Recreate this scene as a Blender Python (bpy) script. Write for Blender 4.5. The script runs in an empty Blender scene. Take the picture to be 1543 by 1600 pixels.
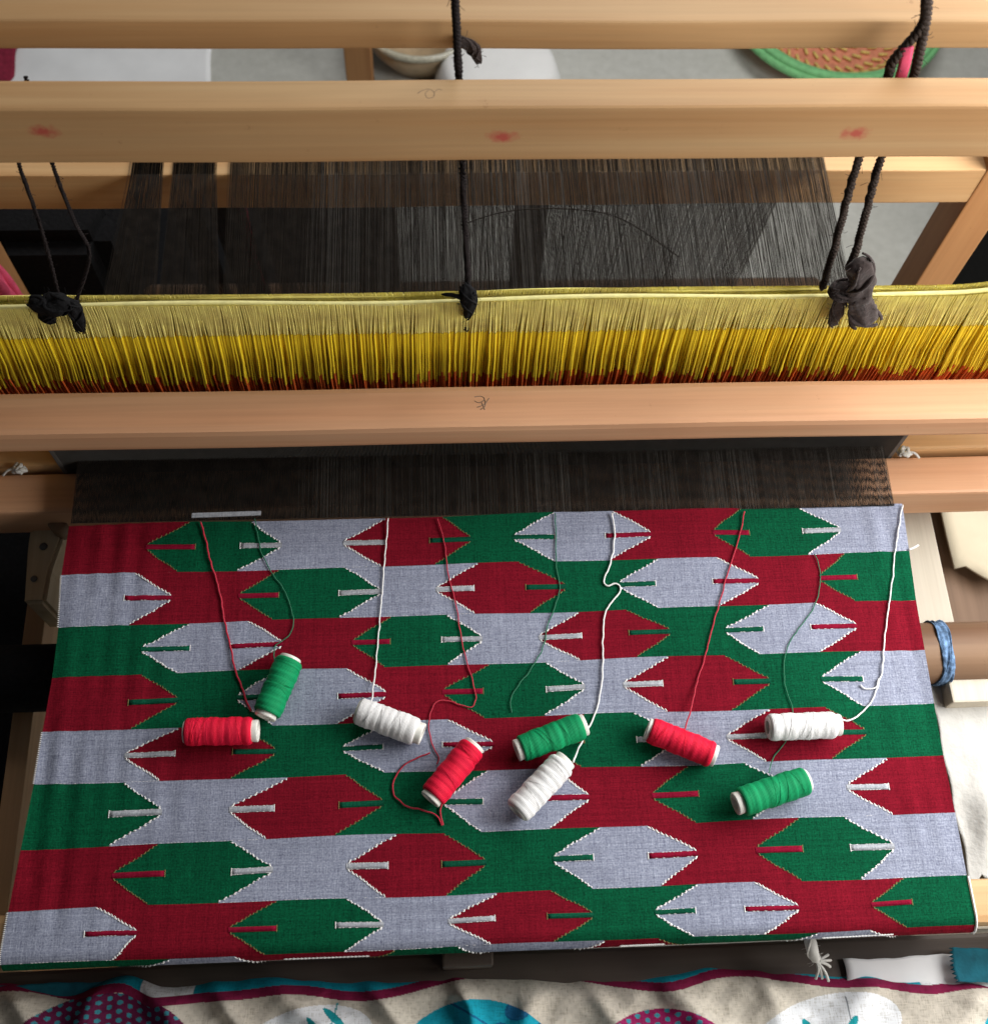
import bpy, bmesh, math, random
from mathutils import Vector, Matrix, noise as mnoise
random.seed(7)
SC = bpy.context.scene
COL = SC.collection

# ---------------------------------------------------------------- camera
def look_basis(pitch, yaw, roll):
    f = Vector((math.sin(yaw)*math.cos(pitch), math.cos(yaw)*math.cos(pitch), -math.sin(pitch)))
    r = Vector((math.cos(yaw), -math.sin(yaw), 0.0)); u = r.cross(f)
    return (math.cos(roll)*r + math.sin(roll)*u), (-math.sin(roll)*r + math.cos(roll)*u), f
R_, U_, F_ = look_basis(math.radians(65.456), math.radians(6.766), math.radians(4.942))
cam_data = bpy.data.cameras.new('camera'); cam = bpy.data.objects.new('camera', cam_data); COL.objects.link(cam)
cam.matrix_world = Matrix(((R_.x, U_.x, -F_.x, -0.0425), (R_.y, U_.y, -F_.y, -0.3987), (R_.z, U_.z, -F_.z, 0.8855), (0, 0, 0, 1)))
cam_data.sensor_fit = 'VERTICAL'; cam_data.sensor_height = 24.0; cam_data.lens = 27.0
cam_data.clip_start = 0.02; cam_data.clip_end = 60.0
cam_data.dof.use_dof = True; cam_data.dof.focus_distance = 0.93; cam_data.dof.aperture_fstop = 6.5
SC.camera = cam

# ---------------------------------------------------------------- light
world = bpy.data.worlds.new('World'); SC.world = world; world.use_nodes = True
bg = world.node_tree.nodes['Background']; bg.inputs['Color'].default_value = (0.90, 0.95, 1.0, 1); bg.inputs['Strength'].default_value = 0.05
def area(name, loc, target, sx, sy, power, color):
    l = bpy.data.lights.new(name, 'AREA'); l.shape = 'RECTANGLE'; l.size = sx; l.size_y = sy; l.energy = power; l.color = color
    o = bpy.data.objects.new(name, l); COL.objects.link(o); o.location = loc
    o.rotation_euler = (Vector(target)-Vector(loc)).to_track_quat('-Z', 'Y').to_euler()
    return o
area('window_light', (0.82, 0.03, 0.50), (0.18, -0.06, 0.02), 0.8, 0.45, 15.5, (1.0, 0.985, 0.96))
area('back_window_light', (0.60, 1.40, 1.30), (0.0, 0.5, 0.1), 1.3, 0.8, 23.0, (1.0, 0.985, 0.96))
area('front_fill_light', (1.15, -1.25, 0.42), (0.0, 0.12, 0.10), 0.8, 1.0, 8.5, (1.0, 0.93, 0.84))  # added front fill that brightens camera-facing sides; no doorway is known there
SC.view_settings.view_transform = 'Standard'; SC.view_settings.look = 'None'
SC.view_settings.exposure = 0.12; SC.view_settings.gamma = 1.0; SC.view_settings.use_curve_mapping = False

# ---- measured positions, in metres
EDGE_L=[(-0.3473, -0.0017), (-0.3486, -0.0454), (-0.3461, -0.0898), (-0.3462, -0.1313), (-0.3484, -0.1748), (-0.3498, -0.2142), (-0.3533, -0.2612), (-0.3568, -0.3044)]
EDGE_R=[(0.3565, 0.0026), (0.3541, -0.042), (0.3511, -0.0855), (0.3499, -0.1275), (0.3488, -0.1726), (0.3479, -0.215), (0.3481, -0.2583), (0.3474, -0.304)]
ROWS=[('R', [('<', -0.2476, -0.2817, -0.255),
 ('>', -0.1983, -0.1724, -0.2079),
 ('<', -0.0851, -0.1205, -0.0891),
 ('>', -0.0389, -0.0151, -0.0465),
 ('<', 0.0567, 0.0208, 0.0538),
 ('>', 0.1053, 0.1362, 0.0987),
 ('<', 0.2161, 0.1897, 0.2183),
 ('>', 0.2658, 0.2983, 0.2669)]),
 ('W', [('>', -0.2902, -0.2586, -0.2915),
 ('<', -0.1724, -0.2042, -0.176),
 ('>', -0.1197, -0.0904, -0.1243),
 ('<', -0.0091, -0.0443, -0.0133),
 ('>', 0.023, 0.0613, 0.0301),
 ('<', 0.1406, 0.1056, 0.1361),
 ('>', 0.1888, 0.2221, 0.1861),
 ('<', 0.299, 0.2733, 0.3008)]),
 ('G', [('<', -0.2415, -0.2782, -0.2487),
 ('>', -0.1967, -0.1683, -0.2023),
 ('<', -0.0813, -0.1123, -0.0865),
 ('>', -0.0368, -0.0092, -0.0378),
 ('<', 0.0712, 0.0377, 0.0694),
 ('>', 0.1086, 0.1437, 0.114),
 ('<', 0.2289, 0.1892, 0.2149),
 ('>', 0.266, 0.2974, 0.2632)]),
 ('R', [('>', -0.2775, -0.2476, -0.2826),
 ('<', -0.168, -0.2011, -0.1727),
 ('>', -0.1172, -0.086, -0.1241),
 ('<', -0.0031, -0.0408, -0.0084),
 ('>', 0.0409, 0.0705, 0.0372),
 ('<', 0.1412, 0.1023, 0.1356),
 ('>', 0.1847, 0.2194, 0.1847),
 ('<', 0.2975, 0.2618, 0.2915)]),
 ('W', [('<', -0.2442, -0.2835, -0.2559),
 ('>', -0.2, -0.1702, -0.2041),
 ('<', -0.084, -0.1188, -0.0866),
 ('>', -0.0388, -0.0035, -0.0385),
 ('<', 0.07, 0.0363, 0.0646),
 ('>', 0.1073, 0.1422, 0.1087),
 ('<', 0.2167, 0.1799, 0.2085),
 ('>', 0.2599, 0.2896, 0.2585)]),
 ('G', [('>', -0.2835, -0.2535, -0.2907),
 ('<', -0.1587, -0.2022, -0.1742),
 ('>', -0.1172, -0.0885, -0.1251),
 ('<', -0.0078, -0.0423, -0.0141),
 ('>', 0.0393, 0.0678, 0.0358),
 ('<', 0.1471, 0.1171, 0.149),
 ('>', 0.1901, 0.2239, 0.1905),
 ('<', 0.3036, 0.2679, 0.3002)]),
 ('R', [('<', -0.2531, -0.2848, -0.2572),
 ('>', -0.2012, -0.1695, -0.2085),
 ('<', -0.077, -0.1144, -0.0855),
 ('>', -0.0433, -0.0126, -0.0429),
 ('<', 0.0752, 0.0384, 0.0664),
 ('>', 0.1102, 0.1461, 0.1163),
 ('<', 0.2273, 0.1914, 0.2229),
 ('>', 0.2606, 0.2957, 0.2666)]),
 ('W', [('>', -0.2954, -0.2643, -0.281),
 ('<', -0.1643, -0.1983, -0.1718),
 ('>', -0.1148, -0.0885, -0.1167),
 ('<', -0.0039, -0.0403, -0.01),
 ('>', 0.0341, 0.0643, 0.0344),
 ('<', 0.1445, 0.111, 0.1381),
 ('>', 0.1861, 0.2168, 0.1885),
 ('<', 0.2999, 0.2722, 0.2967)])]
TAILS={
 'red_a': [(-0.2386, -0.0022), (-0.2339, -0.018), (-0.2285, -0.0381), (-0.2209, -0.0606), (-0.2154, -0.0855), (-0.209, -0.1098), (-0.204, -0.1284), (-0.1982, -0.1441), (-0.1904, -0.1632)],
 'green_a': [(-0.1949, 0.0002), (-0.1915, -0.0161), (-0.1871, -0.0323), (-0.1786, -0.0478), (-0.1677, -0.0648), (-0.1608, -0.0842), (-0.1609, -0.0978), (-0.1687, -0.1072), (-0.1741, -0.1118), (-0.1731, -0.124), (-0.1738, -0.1319)],
 'white_a': [(-0.084, -0.0012), (-0.0862, -0.0302), (-0.0888, -0.0641), (-0.0914, -0.097), (-0.0939, -0.1289), (-0.0963, -0.1548), (-0.0973, -0.162)],
 'red_b': [(-0.0422, -0.0034), (-0.0373, -0.0257), (-0.0347, -0.0515), (-0.0291, -0.0795), (-0.0266, -0.1015), (-0.0222, -0.1257), (-0.0163, -0.1495), (-0.0161, -0.1598), (-0.0198, -0.1648), (-0.0298, -0.162), (-0.0422, -0.1585), (-0.0494, -0.1644), (-0.0525, -0.174), (-0.0527, -0.1841), (-0.0499, -0.1942), (-0.0461, -0.2032), (-0.0467, -0.2091)],
 'red_b_loop': [(-0.052, -0.2), (-0.0628, -0.2036), (-0.0727, -0.2092), (-0.0795, -0.2192), (-0.081, -0.2279), (-0.0767, -0.2352), (-0.0681, -0.2402), (-0.0561, -0.2439), (-0.048, -0.248), (-0.0442, -0.2547)],
 'red_b_stub': [(-0.0439, -0.2372), (-0.045, -0.2443), (-0.0446, -0.2491), (-0.0433, -0.2543)],
 'green_b': [(0.0562, -0.0004), (0.056, -0.0221), (0.0545, -0.0452), (0.0558, -0.0594), (0.0562, -0.069), (0.0523, -0.0817), (0.045, -0.098), (0.0398, -0.1168), (0.0329, -0.1299), (0.023, -0.1428), (0.0144, -0.154), (0.0114, -0.1622), (0.0121, -0.1699)],
 'white_b': [(0.1046, -0.0015), (0.1055, -0.0175), (0.1028, -0.0361), (0.0986, -0.0492), (0.094, -0.0593), (0.0931, -0.0638), (0.0966, -0.0667), (0.102, -0.0651), (0.1061, -0.0675), (0.1045, -0.0736), (0.0963, -0.0829), (0.0914, -0.0921), (0.0882, -0.1128), (0.0865, -0.1341), (0.0833, -0.155), (0.0774, -0.1729), (0.0681, -0.1903), (0.0612, -0.2026), (0.0565, -0.2129)],
 'red_c': [(0.2181, -0.0023), (0.2101, -0.0259), (0.196, -0.0602), (0.1829, -0.0935), (0.1715, -0.1232), (0.162, -0.1469), (0.1533, -0.17), (0.1437, -0.1927)],
 'green_c': [(0.2727, -0.0426), (0.2747, -0.0536), (0.274, -0.0651), (0.2687, -0.0819), (0.2601, -0.0956), (0.248, -0.109), (0.2381, -0.1224), (0.2326, -0.1383), (0.231, -0.1568), (0.2336, -0.1776), (0.226, -0.1978), (0.2151, -0.21), (0.2088, -0.2197), (0.2049, -0.2255)],
 'white_c': [(0.3558, 0.0005), (0.3475, -0.0233), (0.3404, -0.0466), (0.3318, -0.0751), (0.3229, -0.1028), (0.3163, -0.1246), (0.3118, -0.1433), (0.3073, -0.1538), (0.3026, -0.1626), (0.2968, -0.1718), (0.286, -0.1808), (0.2759, -0.1856), (0.2675, -0.1869)],
 'white_c_tail': [(0.3076, -0.1522), (0.3034, -0.1584), (0.2984, -0.1598), (0.2939, -0.1591), (0.2912, -0.1564)],
}
SPOOLS=[
 ('green','A',(-0.1593, -0.124),(-0.1777, -0.1713)),
 ('red','B',(-0.2381, -0.1804),(-0.1821, -0.1811)),
 ('white','C',(-0.1074, -0.1675),(-0.0575, -0.1879)),
 ('red','D',(-0.0176, -0.1966),(-0.0529, -0.2374)),
 ('green','E',(0.0135, -0.2025),(0.0679, -0.1838)),
 ('white','F',(0.0513, -0.2105),(0.0113, -0.2489)),
 ('red','G',(0.1153, -0.1883),(0.1665, -0.2117)),
 ('white','H',(0.2091, -0.1907),(0.2662, -0.1904)),
 ('green','I',(0.1762, -0.2483),(0.2345, -0.232)),
]
ROPES={
 'left_a': [(-0.3075, 0.1496, 0.3405), (-0.3143, 0.1396, 0.2779), (-0.3154, 0.1353, 0.2513), (-0.3165, 0.1308, 0.2231), (-0.32, 0.124, 0.1805), (-0.3248, 0.118, 0.1422)],
 'left_b': [(-0.2901, 0.1496, 0.3405), (-0.2927, 0.1396, 0.2778), (-0.2928, 0.1353, 0.2511), (-0.2919, 0.1308, 0.2228), (-0.2901, 0.1259, 0.1927), (-0.3144, 0.118, 0.1403), (-0.3196, 0.118, 0.1053)],
 'mid': [(-0.0253, 0.1615, 0.4148), (-0.0256, 0.1577, 0.3913), (-0.0248, 0.1551, 0.3748), (-0.024, 0.1516, 0.3532), (-0.0231, 0.1491, 0.3373), (-0.0207, 0.1392, 0.2757), (-0.0191, 0.1321, 0.2313), (-0.0169, 0.1253, 0.1889), (-0.0156, 0.1201, 0.1562), (-0.0164, 0.118, 0.1025)],
 'right_a': [(0.2514, 0.1616, 0.4154), (0.2576, 0.1577, 0.3914), (0.2611, 0.1551, 0.3746), (0.251, 0.1512, 0.3503), (0.2514, 0.149, 0.3364), (0.2515, 0.1389, 0.2736), (0.254, 0.1326, 0.2343), (0.2577, 0.1258, 0.1915), (0.2598, 0.1194, 0.1517)],
 'right_b': [(0.2514, 0.1616, 0.4154), (0.2591, 0.1574, 0.3894), (0.2627, 0.1551, 0.3746), (0.2663, 0.1515, 0.3525), (0.2677, 0.1489, 0.3364), (0.2672, 0.1389, 0.2735), (0.2704, 0.1326, 0.2341), (0.2748, 0.1257, 0.1912), (0.2747, 0.1226, 0.1717)],
 'pink': [(0.2559, 0.153, 0.3615), (0.258, 0.1512, 0.3503), (0.2589, 0.1492, 0.3378), (0.2599, 0.147, 0.3245)],
}
KNOT={'knot': [(0.2688, 0.108, 0.1716), (0.2733, 0.108, 0.1574)], 'roll': [(0.2675, 0.104, 0.2064), (0.2788, 0.104, 0.1811), (0.283, 0.104, 0.1562)], 'flap': [(0.2791, 0.1, 0.1662), (0.2897, 0.1, 0.149), (0.2971, 0.1, 0.133)], 'tail': [(0.2713, 0.108, 0.1575), (0.2748, 0.108, 0.1332), (0.2762, 0.108, 0.117)]}
KNOTL=[(-0.3405, 0.108, 0.1636), (-0.3287, 0.108, 0.1568), (-0.3105, 0.108, 0.163), (-0.3115, 0.108, 0.1464), (-0.3137, 0.108, 0.1222), (-0.3331, 0.108, 0.1426), (-0.3282, 0.108, 0.1382)]
MARK_A=[[(-0.0108, 0.0684), (-0.0052, 0.0689), (-0.0027, 0.0659), (-0.0074, 0.063), (-0.011, 0.0649)], [(-0.0027, 0.0659), (-0.0024, 0.06), (-0.0066, 0.0565)], [(-0.0091, 0.0589), (-0.0034, 0.0612), (0.001, 0.067)], [(-0.0053, 0.0636), (-0.003, 0.0565)]]
MARK_B=[[(-0.0492, 0.1272), (-0.0461, 0.1297), (-0.0421, 0.1307), (-0.0391, 0.1281), (-0.0395, 0.1245), (-0.043, 0.1235), (-0.0445, 0.1271), (-0.0421, 0.1302)], [(-0.0391, 0.1281), (-0.0363, 0.1307), (-0.0343, 0.1297)]]
SMUDGE=[(-0.2777, 0.115, 0.3298), (0.0026, 0.115, 0.3245), (0.2285, 0.115, 0.3245)]
# ---------------------------------------------------------------- helpers
def tag(o, label=None, cat=None, group=None, kind=None):
    if label: o['label'] = label
    if cat: o['category'] = cat
    if group: o['group'] = group
    if kind: o['kind'] = kind
    return o
def obj(name, verts, faces, mat, parent=None, smooth=False, mats=None, fmat=None):
    m = bpy.data.meshes.new(name); m.from_pydata([tuple(v) for v in verts], [], faces); m.update()
    if mats:
        for a in mats: m.materials.append(a)
        if fmat: m.polygons.foreach_set('material_index', fmat)
    else: m.materials.append(mat)
    if smooth: m.polygons.foreach_set('use_smooth', [True]*len(m.polygons))
    o = bpy.data.objects.new(name, m); COL.objects.link(o)
    if parent is not None: o.parent = parent
    return o
def from_bm(name, bm, mat, parent=None, smooth=False):
    bmesh.ops.recalc_face_normals(bm, faces=bm.faces)
    m = bpy.data.meshes.new(name); bm.to_mesh(m); bm.free(); m.materials.append(mat)
    if smooth: m.polygons.foreach_set('use_smooth', [True]*len(m.polygons))
    o = bpy.data.objects.new(name, m); COL.objects.link(o)
    if parent is not None: o.parent = parent
    return o
def empty(name, loc=(0, 0, 0)):
    o = bpy.data.objects.new(name, None); COL.objects.link(o); o.empty_display_size = 0.05
    return o
def box(name, x0, x1, y0, y1, z0, z1, mat, parent=None, bevel=0.002, wob=0.0, seg=1):
    bm = bmesh.new(); bmesh.ops.create_cube(bm, size=1.0)
    for v in bm.verts:
        v.co = Vector(((x0+x1)/2+v.co.x*(x1-x0), (y0+y1)/2+v.co.y*(y1-y0), (z0+z1)/2+v.co.z*(z1-z0)))
    if bevel: bmesh.ops.bevel(bm, geom=list(bm.edges), offset=bevel, segments=2, affect='EDGES', profile=0.6)
    if seg > 1 or wob:
        ax = max(range(3), key=lambda a: (x1-x0, y1-y0, z1-z0)[a]); lo = (x0, y0, z0)[ax]; hi = (x1, y1, z1)[ax]
        nrm = [0, 0, 0]; nrm[ax] = 1
        for k in range(1, 24):
            co = [0, 0, 0]; co[ax] = lo+(hi-lo)*k/24
            bmesh.ops.bisect_plane(bm, geom=list(bm.verts)+list(bm.edges)+list(bm.faces), plane_co=co, plane_no=nrm)
        p = random.random()*9
        for v in bm.verts:
            t = v.co[ax]
            for a in range(3):
                if a != ax: v.co[a] += wob*(math.sin(t*9+p+a*2)+.5*math.sin(t*23+p*2+a))
    return from_bm(name, bm, mat, parent)
def catmull(pts, n=6):
    pts = [Vector(p) for p in pts]; out = []
    for i in range(len(pts)-1):
        p0 = pts[max(i-1, 0)]; p1 = pts[i]; p2 = pts[i+1]; p3 = pts[min(i+2, len(pts)-1)]
        for k in range(n):
            t = k/n
            out.append(.5*((2*p1)+(p2-p0)*t+(2*p0-5*p1+4*p2-p3)*t*t+(3*p1-p0-3*p2+p3)*t**3))
    out.append(pts[-1]); return out
def tube_data(pts, rad, n=6, V=None, Fc=None, caps=True, flat=1.0, up=Vector((0, 0, 1))):
    V = [] if V is None else V; Fc = [] if Fc is None else Fc
    base = len(V); m = len(pts)
    for i, p in enumerate(pts):
        t = (pts[min(i+1, m-1)]-pts[max(i-1, 0)]).normalized()
        a = t.cross(up)
        if a.length < 1e-4: a = t.cross(Vector((0, 1, 0)))
        a.normalize(); b = a.cross(t)
        r = rad(i/(m-1)) if callable(rad) else rad
        for k in range(n):
            q = 2*math.pi*k/n
            V.append(p+a*r*math.cos(q)+b*r*flat*math.sin(q))
    for i in range(m-1):
        for k in range(n):
            Fc.append((base+i*n+k, base+i*n+(k+1) % n, base+(i+1)*n+(k+1) % n, base+(i+1)*n+k))
    if caps:
        Fc.append(tuple(base+k for k in reversed(range(n)))); Fc.append(tuple(base+(m-1)*n+k for k in range(n)))
    return V, Fc
def tube(name, pts, rad, mat, parent=None, n=8, **k):
    V, Fc = tube_data([Vector(p) for p in pts], rad, n, **k); return obj(name, V, Fc, mat, parent, True)
def lathe(name, prof, mat, parent, origin, axis, n=28, smooth=True, wob=0.0):
    axis = Vector(axis).normalized(); a = axis.orthogonal().normalized(); b = axis.cross(a); V = []; Fc = []
    for (s, r) in prof:
        for k in range(n):
            q = 2*math.pi*k/n; rr = r*(1+wob*math.sin(3*q+s*300))
            V.append(Vector(origin)+axis*s+a*rr*math.cos(q)+b*rr*math.sin(q))
    for i in range(len(prof)-1):
        for k in range(n): Fc.append((i*n+k, i*n+(k+1) % n, (i+1)*n+(k+1) % n, (i+1)*n+k))
    return obj(name, V, Fc, mat, parent, smooth)
def jit(a): return random.uniform(-a, a)

# ---------------------------------------------------------------- materials
def new_mat(name):
    m = bpy.data.materials.new(name); m.use_nodes = True
    nt = m.node_tree; b = nt.nodes['Principled BSDF']; return m, nt, b
def N(nt, t, **k):
    n = nt.nodes.new(t)
    for a, v in k.items(): setattr(n, a, v)
    return n
def noise(nt, scale3, scale=1.0, detail=4.0, rough=.55, rot=(0, 0, 0)):
    tc = N(nt, 'ShaderNodeTexCoord'); mp = N(nt, 'ShaderNodeMapping'); mp.inputs['Scale'].default_value = scale3; mp.inputs['Rotation'].default_value = rot
    nz = N(nt, 'ShaderNodeTexNoise'); nz.inputs['Scale'].default_value = scale; nz.inputs['Detail'].default_value = detail; nz.inputs['Roughness'].default_value = rough
    nt.links.new(tc.outputs['Object'], mp.inputs['Vector']); nt.links.new(mp.outputs['Vector'], nz.inputs['Vector']); return nz
def ramp(nt, src, stops):
    r = N(nt, 'ShaderNodeValToRGB'); e = r.color_ramp.elements
    while len(e) < len(stops): e.new(.5)
    for i, (p, c) in enumerate(stops): e[i].position = p; e[i].color = tuple(c)+(1,)
    nt.links.new(src, r.inputs['Fac']); return r
def mix(nt, fac, a, b, mode='MIX'):
    m = N(nt, 'ShaderNodeMix', data_type='RGBA', blend_type=mode)
    for idx, v in ((0, fac), (6, a), (7, b)):
        s = m.inputs[idx]
        if isinstance(v, bpy.types.NodeSocket): nt.links.new(v, s)
        elif isinstance(v, (int, float)): s.default_value = v
        else: s.default_value = tuple(v)+(1,)
    return m.outputs[2]
def bump(nt, b, src, dist, strength=1.0):
    n = N(nt, 'ShaderNodeBump'); n.inputs['Distance'].default_value = dist; n.inputs['Strength'].default_value = strength
    nt.links.new(src, n.inputs['Height']); nt.links.new(n.outputs['Normal'], b.inputs['Normal'])
def simple(name, col, rough=.7, var=.25, scale=60., bumpd=0.0, spec=.3, sheen=0.0, trans=None):
    m, nt, b = new_mat(name); nz = noise(nt, (1, 1, 1), scale)
    lo = [c*(1-var) for c in col]; hi = [min(1, c*(1+var)) for c in col]
    r = ramp(nt, nz.outputs['Fac'], [(.25, lo), (.75, hi)]); nt.links.new(r.outputs['Color'], b.inputs['Base Color'])
    b.inputs['Roughness'].default_value = rough; b.inputs['Specular IOR Level'].default_value = spec
    if sheen: b.inputs['Sheen Weight'].default_value = sheen
    if bumpd: bump(nt, b, nz.outputs['Fac'], bumpd)
    return m
def wood(name, light, dark, axis=0, rough=.55, smudges=None, knots=True):
    m, nt, b = new_mat(name)
    sc = [260., 260., 260.]; sc[axis] = 5.0
    fine = noise(nt, sc, 1.0, 5, .6)
    sc2 = [42., 42., 42.]; sc2[axis] = 1.6
    broad = noise(nt, sc2, 1.0, 3, .5)
    big = noise(nt, (5, 5, 5), 1.0, 2, .5)
    mid = [.5*(a+c) for a, c in zip(light, dark)]
    c1 = ramp(nt, broad.outputs['Fac'], [(.30, dark), (.52, mid), (.72, light)]).outputs['Color']
    c2 = ramp(nt, fine.outputs['Fac'], [(.3, (.80, .76, .70)), (.7, (1.06, 1.04, 1.0))]).outputs['Color']
    c = mix(nt, .5, c1, c2, 'MULTIPLY')
    c3 = ramp(nt, big.outputs['Fac'], [(.3, (.84, .78, .72)), (.7, (1.08, 1.05, 1.0))]).outputs['Color']
    c = mix(nt, .6, c, c3, 'MULTIPLY')
    nk = noise(nt, (55, 55, 55), 1.0, 5, .75); nr = ramp(nt, nk.outputs['Fac'], [(.66, (1, 1, 1)), (.74, (.72, .66, .58))])
    c = mix(nt, .8, c, nr.outputs['Color'], 'MULTIPLY')
    if smudges:
        tc = N(nt, 'ShaderNodeTexCoord')
        for p in smudges:
            sb = N(nt, 'ShaderNodeVectorMath', operation='SUBTRACT'); sb.inputs[1].default_value = p
            nt.links.new(tc.outputs['Object'], sb.inputs[0])
            mp = N(nt, 'ShaderNodeMapping'); mp.inputs['Rotation'].default_value = (0, .5, 0); mp.inputs['Scale'].default_value = (1/.010, 0, 1/.0055)
            nt.links.new(sb.outputs[0], mp.inputs['Vector'])
            ln = N(nt, 'ShaderNodeVectorMath', operation='LENGTH'); nt.links.new(mp.outputs[0], ln.inputs[0])
            nz = noise(nt, (1, 1, 1), 170., 3)
            ad = N(nt, 'ShaderNodeMath', operation='MULTIPLY_ADD'); ad.inputs[1].default_value = 1.6; nt.links.new(nz.outputs['Fac'], ad.inputs[0]); nt.links.new(ln.outputs['Value'], ad.inputs[2])
            mr = N(nt, 'ShaderNodeMapRange'); mr.inputs['From Min'].default_value = 1.1; mr.inputs['From Max'].default_value = 1.9; mr.inputs['To Min'].default_value = .8; mr.inputs['To Max'].default_value = 0
            nt.links.new(ad.outputs[0], mr.inputs['Value'])
            c = mix(nt, mr.outputs[0], c, (.48, .05, .05))
    nt.links.new(c, b.inputs['Base Color']); b.inputs['Roughness'].default_value = rough; b.inputs['Specular IOR Level'].default_value = .35
    bump(nt, b, fine.outputs['Fac'], .0004, .35)
    return m
def weave(name, col, dark, var=.5, bumpd=.00025, moire=.0):
    m, nt, b = new_mat(name)
    h = noise(nt, (120, 2400, 1), 1., 2, .6); v = noise(nt, (1900, 90, 1), 1., 2, .6); big = noise(nt, (30, 22, 1), 1., 3, .5); sp = noise(nt, (700, 700, 1), 1., 1, .5)
    a = mix(nt, .5, h.outputs['Color'], v.outputs['Color'])
    hh = N(nt, 'ShaderNodeMath', operation='ADD'); nt.links.new(h.outputs['Fac'], hh.inputs[0]); nt.links.new(v.outputs['Fac'], hh.inputs[1])
    h2 = N(nt, 'ShaderNodeMath', operation='MULTIPLY_ADD'); h2.inputs[1].default_value = .5; nt.links.new(hh.outputs[0], h2.inputs[0])
    s2 = N(nt, 'ShaderNodeMath', operation='MULTIPLY_ADD'); s2.inputs[1].default_value = .45; s2.inputs[2].default_value = -.225; nt.links.new(sp.outputs['Fac'], s2.inputs[0]); nt.links.new(s2.outputs[0], h2.inputs[2])
    r = ramp(nt, h2.outputs[0], [(.5-var*.32, dark), (.5+var*.22, col)])
    g = ramp(nt, big.outputs['Fac'], [(.25, (.86, .86, .87)), (.75, (1.06, 1.06, 1.06))])
    c = mix(nt, 1.0, r.outputs['Color'], g.outputs['Color'], 'MULTIPLY')
    sl = noise(nt, (9, 620, 1), 1., 3, .65); sg = ramp(nt, sl.outputs['Fac'], [(.30, (.76, .76, .77)), (.55, (1, 1, 1)), (.75, (1.16, 1.16, 1.15))])
    sv = noise(nt, (420, 4, 1), 1., 2, .6); sv2 = ramp(nt, sv.outputs['Fac'], [(.30, (.84, .84, .85)), (.70, (1.08, 1.08, 1.07))])
    c = mix(nt, .9, c, sg.outputs['Color'], 'MULTIPLY'); c = mix(nt, .9, c, sv2.outputs['Color'], 'MULTIPLY')
    nt.links.new(c, b.inputs['Base Color']); b.inputs['Roughness'].default_value = .9; b.inputs['Specular IOR Level'].default_value = .06
    bump(nt, b, h2.outputs[0], bumpd, .8)
    return m
def wound(name, col, hi, axis_scale=1.0):
    m, nt, b = new_mat(name)
    tc = N(nt, 'ShaderNodeTexCoord'); wv = N(nt, 'ShaderNodeTexWave', wave_type='BANDS', bands_direction='X'); wv.inputs['Scale'].default_value = 330.; wv.inputs['Distortion'].default_value = 1.2; wv.inputs['Detail'].default_value = 2.; wv.inputs['Detail Scale'].default_value = 30.
    nt.links.new(tc.outputs['Object'], wv.inputs['Vector'])
    st = noise(nt, (260, 25, 25), 1., 3, .6)
    r = ramp(nt, st.outputs['Fac'], [(.3, col), (.7, hi)]); c = mix(nt, .12, r.outputs['Color'], wv.outputs['Color'], 'MULTIPLY')
    nt.links.new(c, b.inputs['Base Color']); b.inputs['Roughness'].default_value = .55; b.inputs['Specular IOR Level'].default_value = .18
    bump(nt, b, wv.outputs['Fac'], .00028, .7)
    return m

M = {}
M['beam'] = wood('planed_wood', (.60, .405, .215), (.52, .29, .125), 0)
M['beam_smudged'] = wood('planed_wood_with_red_smudges', (.60, .405, .215), (.52, .29, .125), 0, smudges=SMUDGE)
M['rail_wood'] = wood('pinkish_planed_wood', (.66, .405, .25), (.585, .31, .175), 0)
M['wood_y'] = wood('rail_wood_lengthwise', (.56, .38, .22), (.42, .23, .11), 1)
M['wood_z'] = wood('post_wood', (.52, .28, .12), (.40, .19, .075), 2)
M['pale_board'] = wood('pale_whitish_board', (.66, .63, .55), (.56, .52, .44), 1)
M['pale_wood'] = wood('weathered_pale_wood', (.55, .47, .34), (.40, .31, .19), 1)
M['dark_wood'] = wood('dark_stained_wood', (.115, .095, .080), (.06, .045, .038), 0, .6)
M['brown_wood'] = wood('brown_wood', (.22, .135, .08), (.13, .07, .04), 0, .6)
M['shade_brown_y'] = wood('floor_shade_brown', (.20, .125, .08), (.12, .07, .04), 1, .6)  # dark brown standing in for shaded floor
M['red'] = weave('crimson_weave', (.255, .008, .022), (.115, .003, .010), .7)
M['green'] = weave('green_weave', (.003, .120, .050), (.001, .030, .014), .7)
M['grey'] = weave('blue_grey_weave', (.45, .485, .60), (.070, .080, .150), .95)
M['bar_red'] = weave('crimson_inlay', (.30, .008, .035), (.17, .004, .02), .6)
M['bar_green'] = weave('green_inlay', (.006, .11, .055), (.003, .05, .03), .6)
M['bar_grey'] = weave('pale_inlay', (.56, .58, .62), (.20, .22, .26), .9)
M['white_thread'] = simple('white_thread', (.83, .83, .82), .8, .08, 900, 0, .2, .2)
M['olive_thread'] = simple('olive_thread', (.20, .16, .06), .8, .4, 500, 0, .2)
M['red_thread'] = simple('red_thread', (.46, .014, .04), .7, .2, 600, 0, .3, .2)
M['green_thread'] = simple('green_thread', (.012, .15, .075), .7, .2, 600, 0, .3, .2)
M['spool_red'] = wound('red_wound_thread', (.74, .006, .035), (.86, .012, .06))
M['spool_green'] = wound('green_wound_thread', (.002, .24, .085), (.004, .36, .135))
M['spool_white'] = wound('white_wound_thread', (.86, .86, .87), (.92, .92, .92))
M['core'] = simple('white_plastic', (.74, .73, .68), .45, .06, 200, 0, .5)
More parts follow.
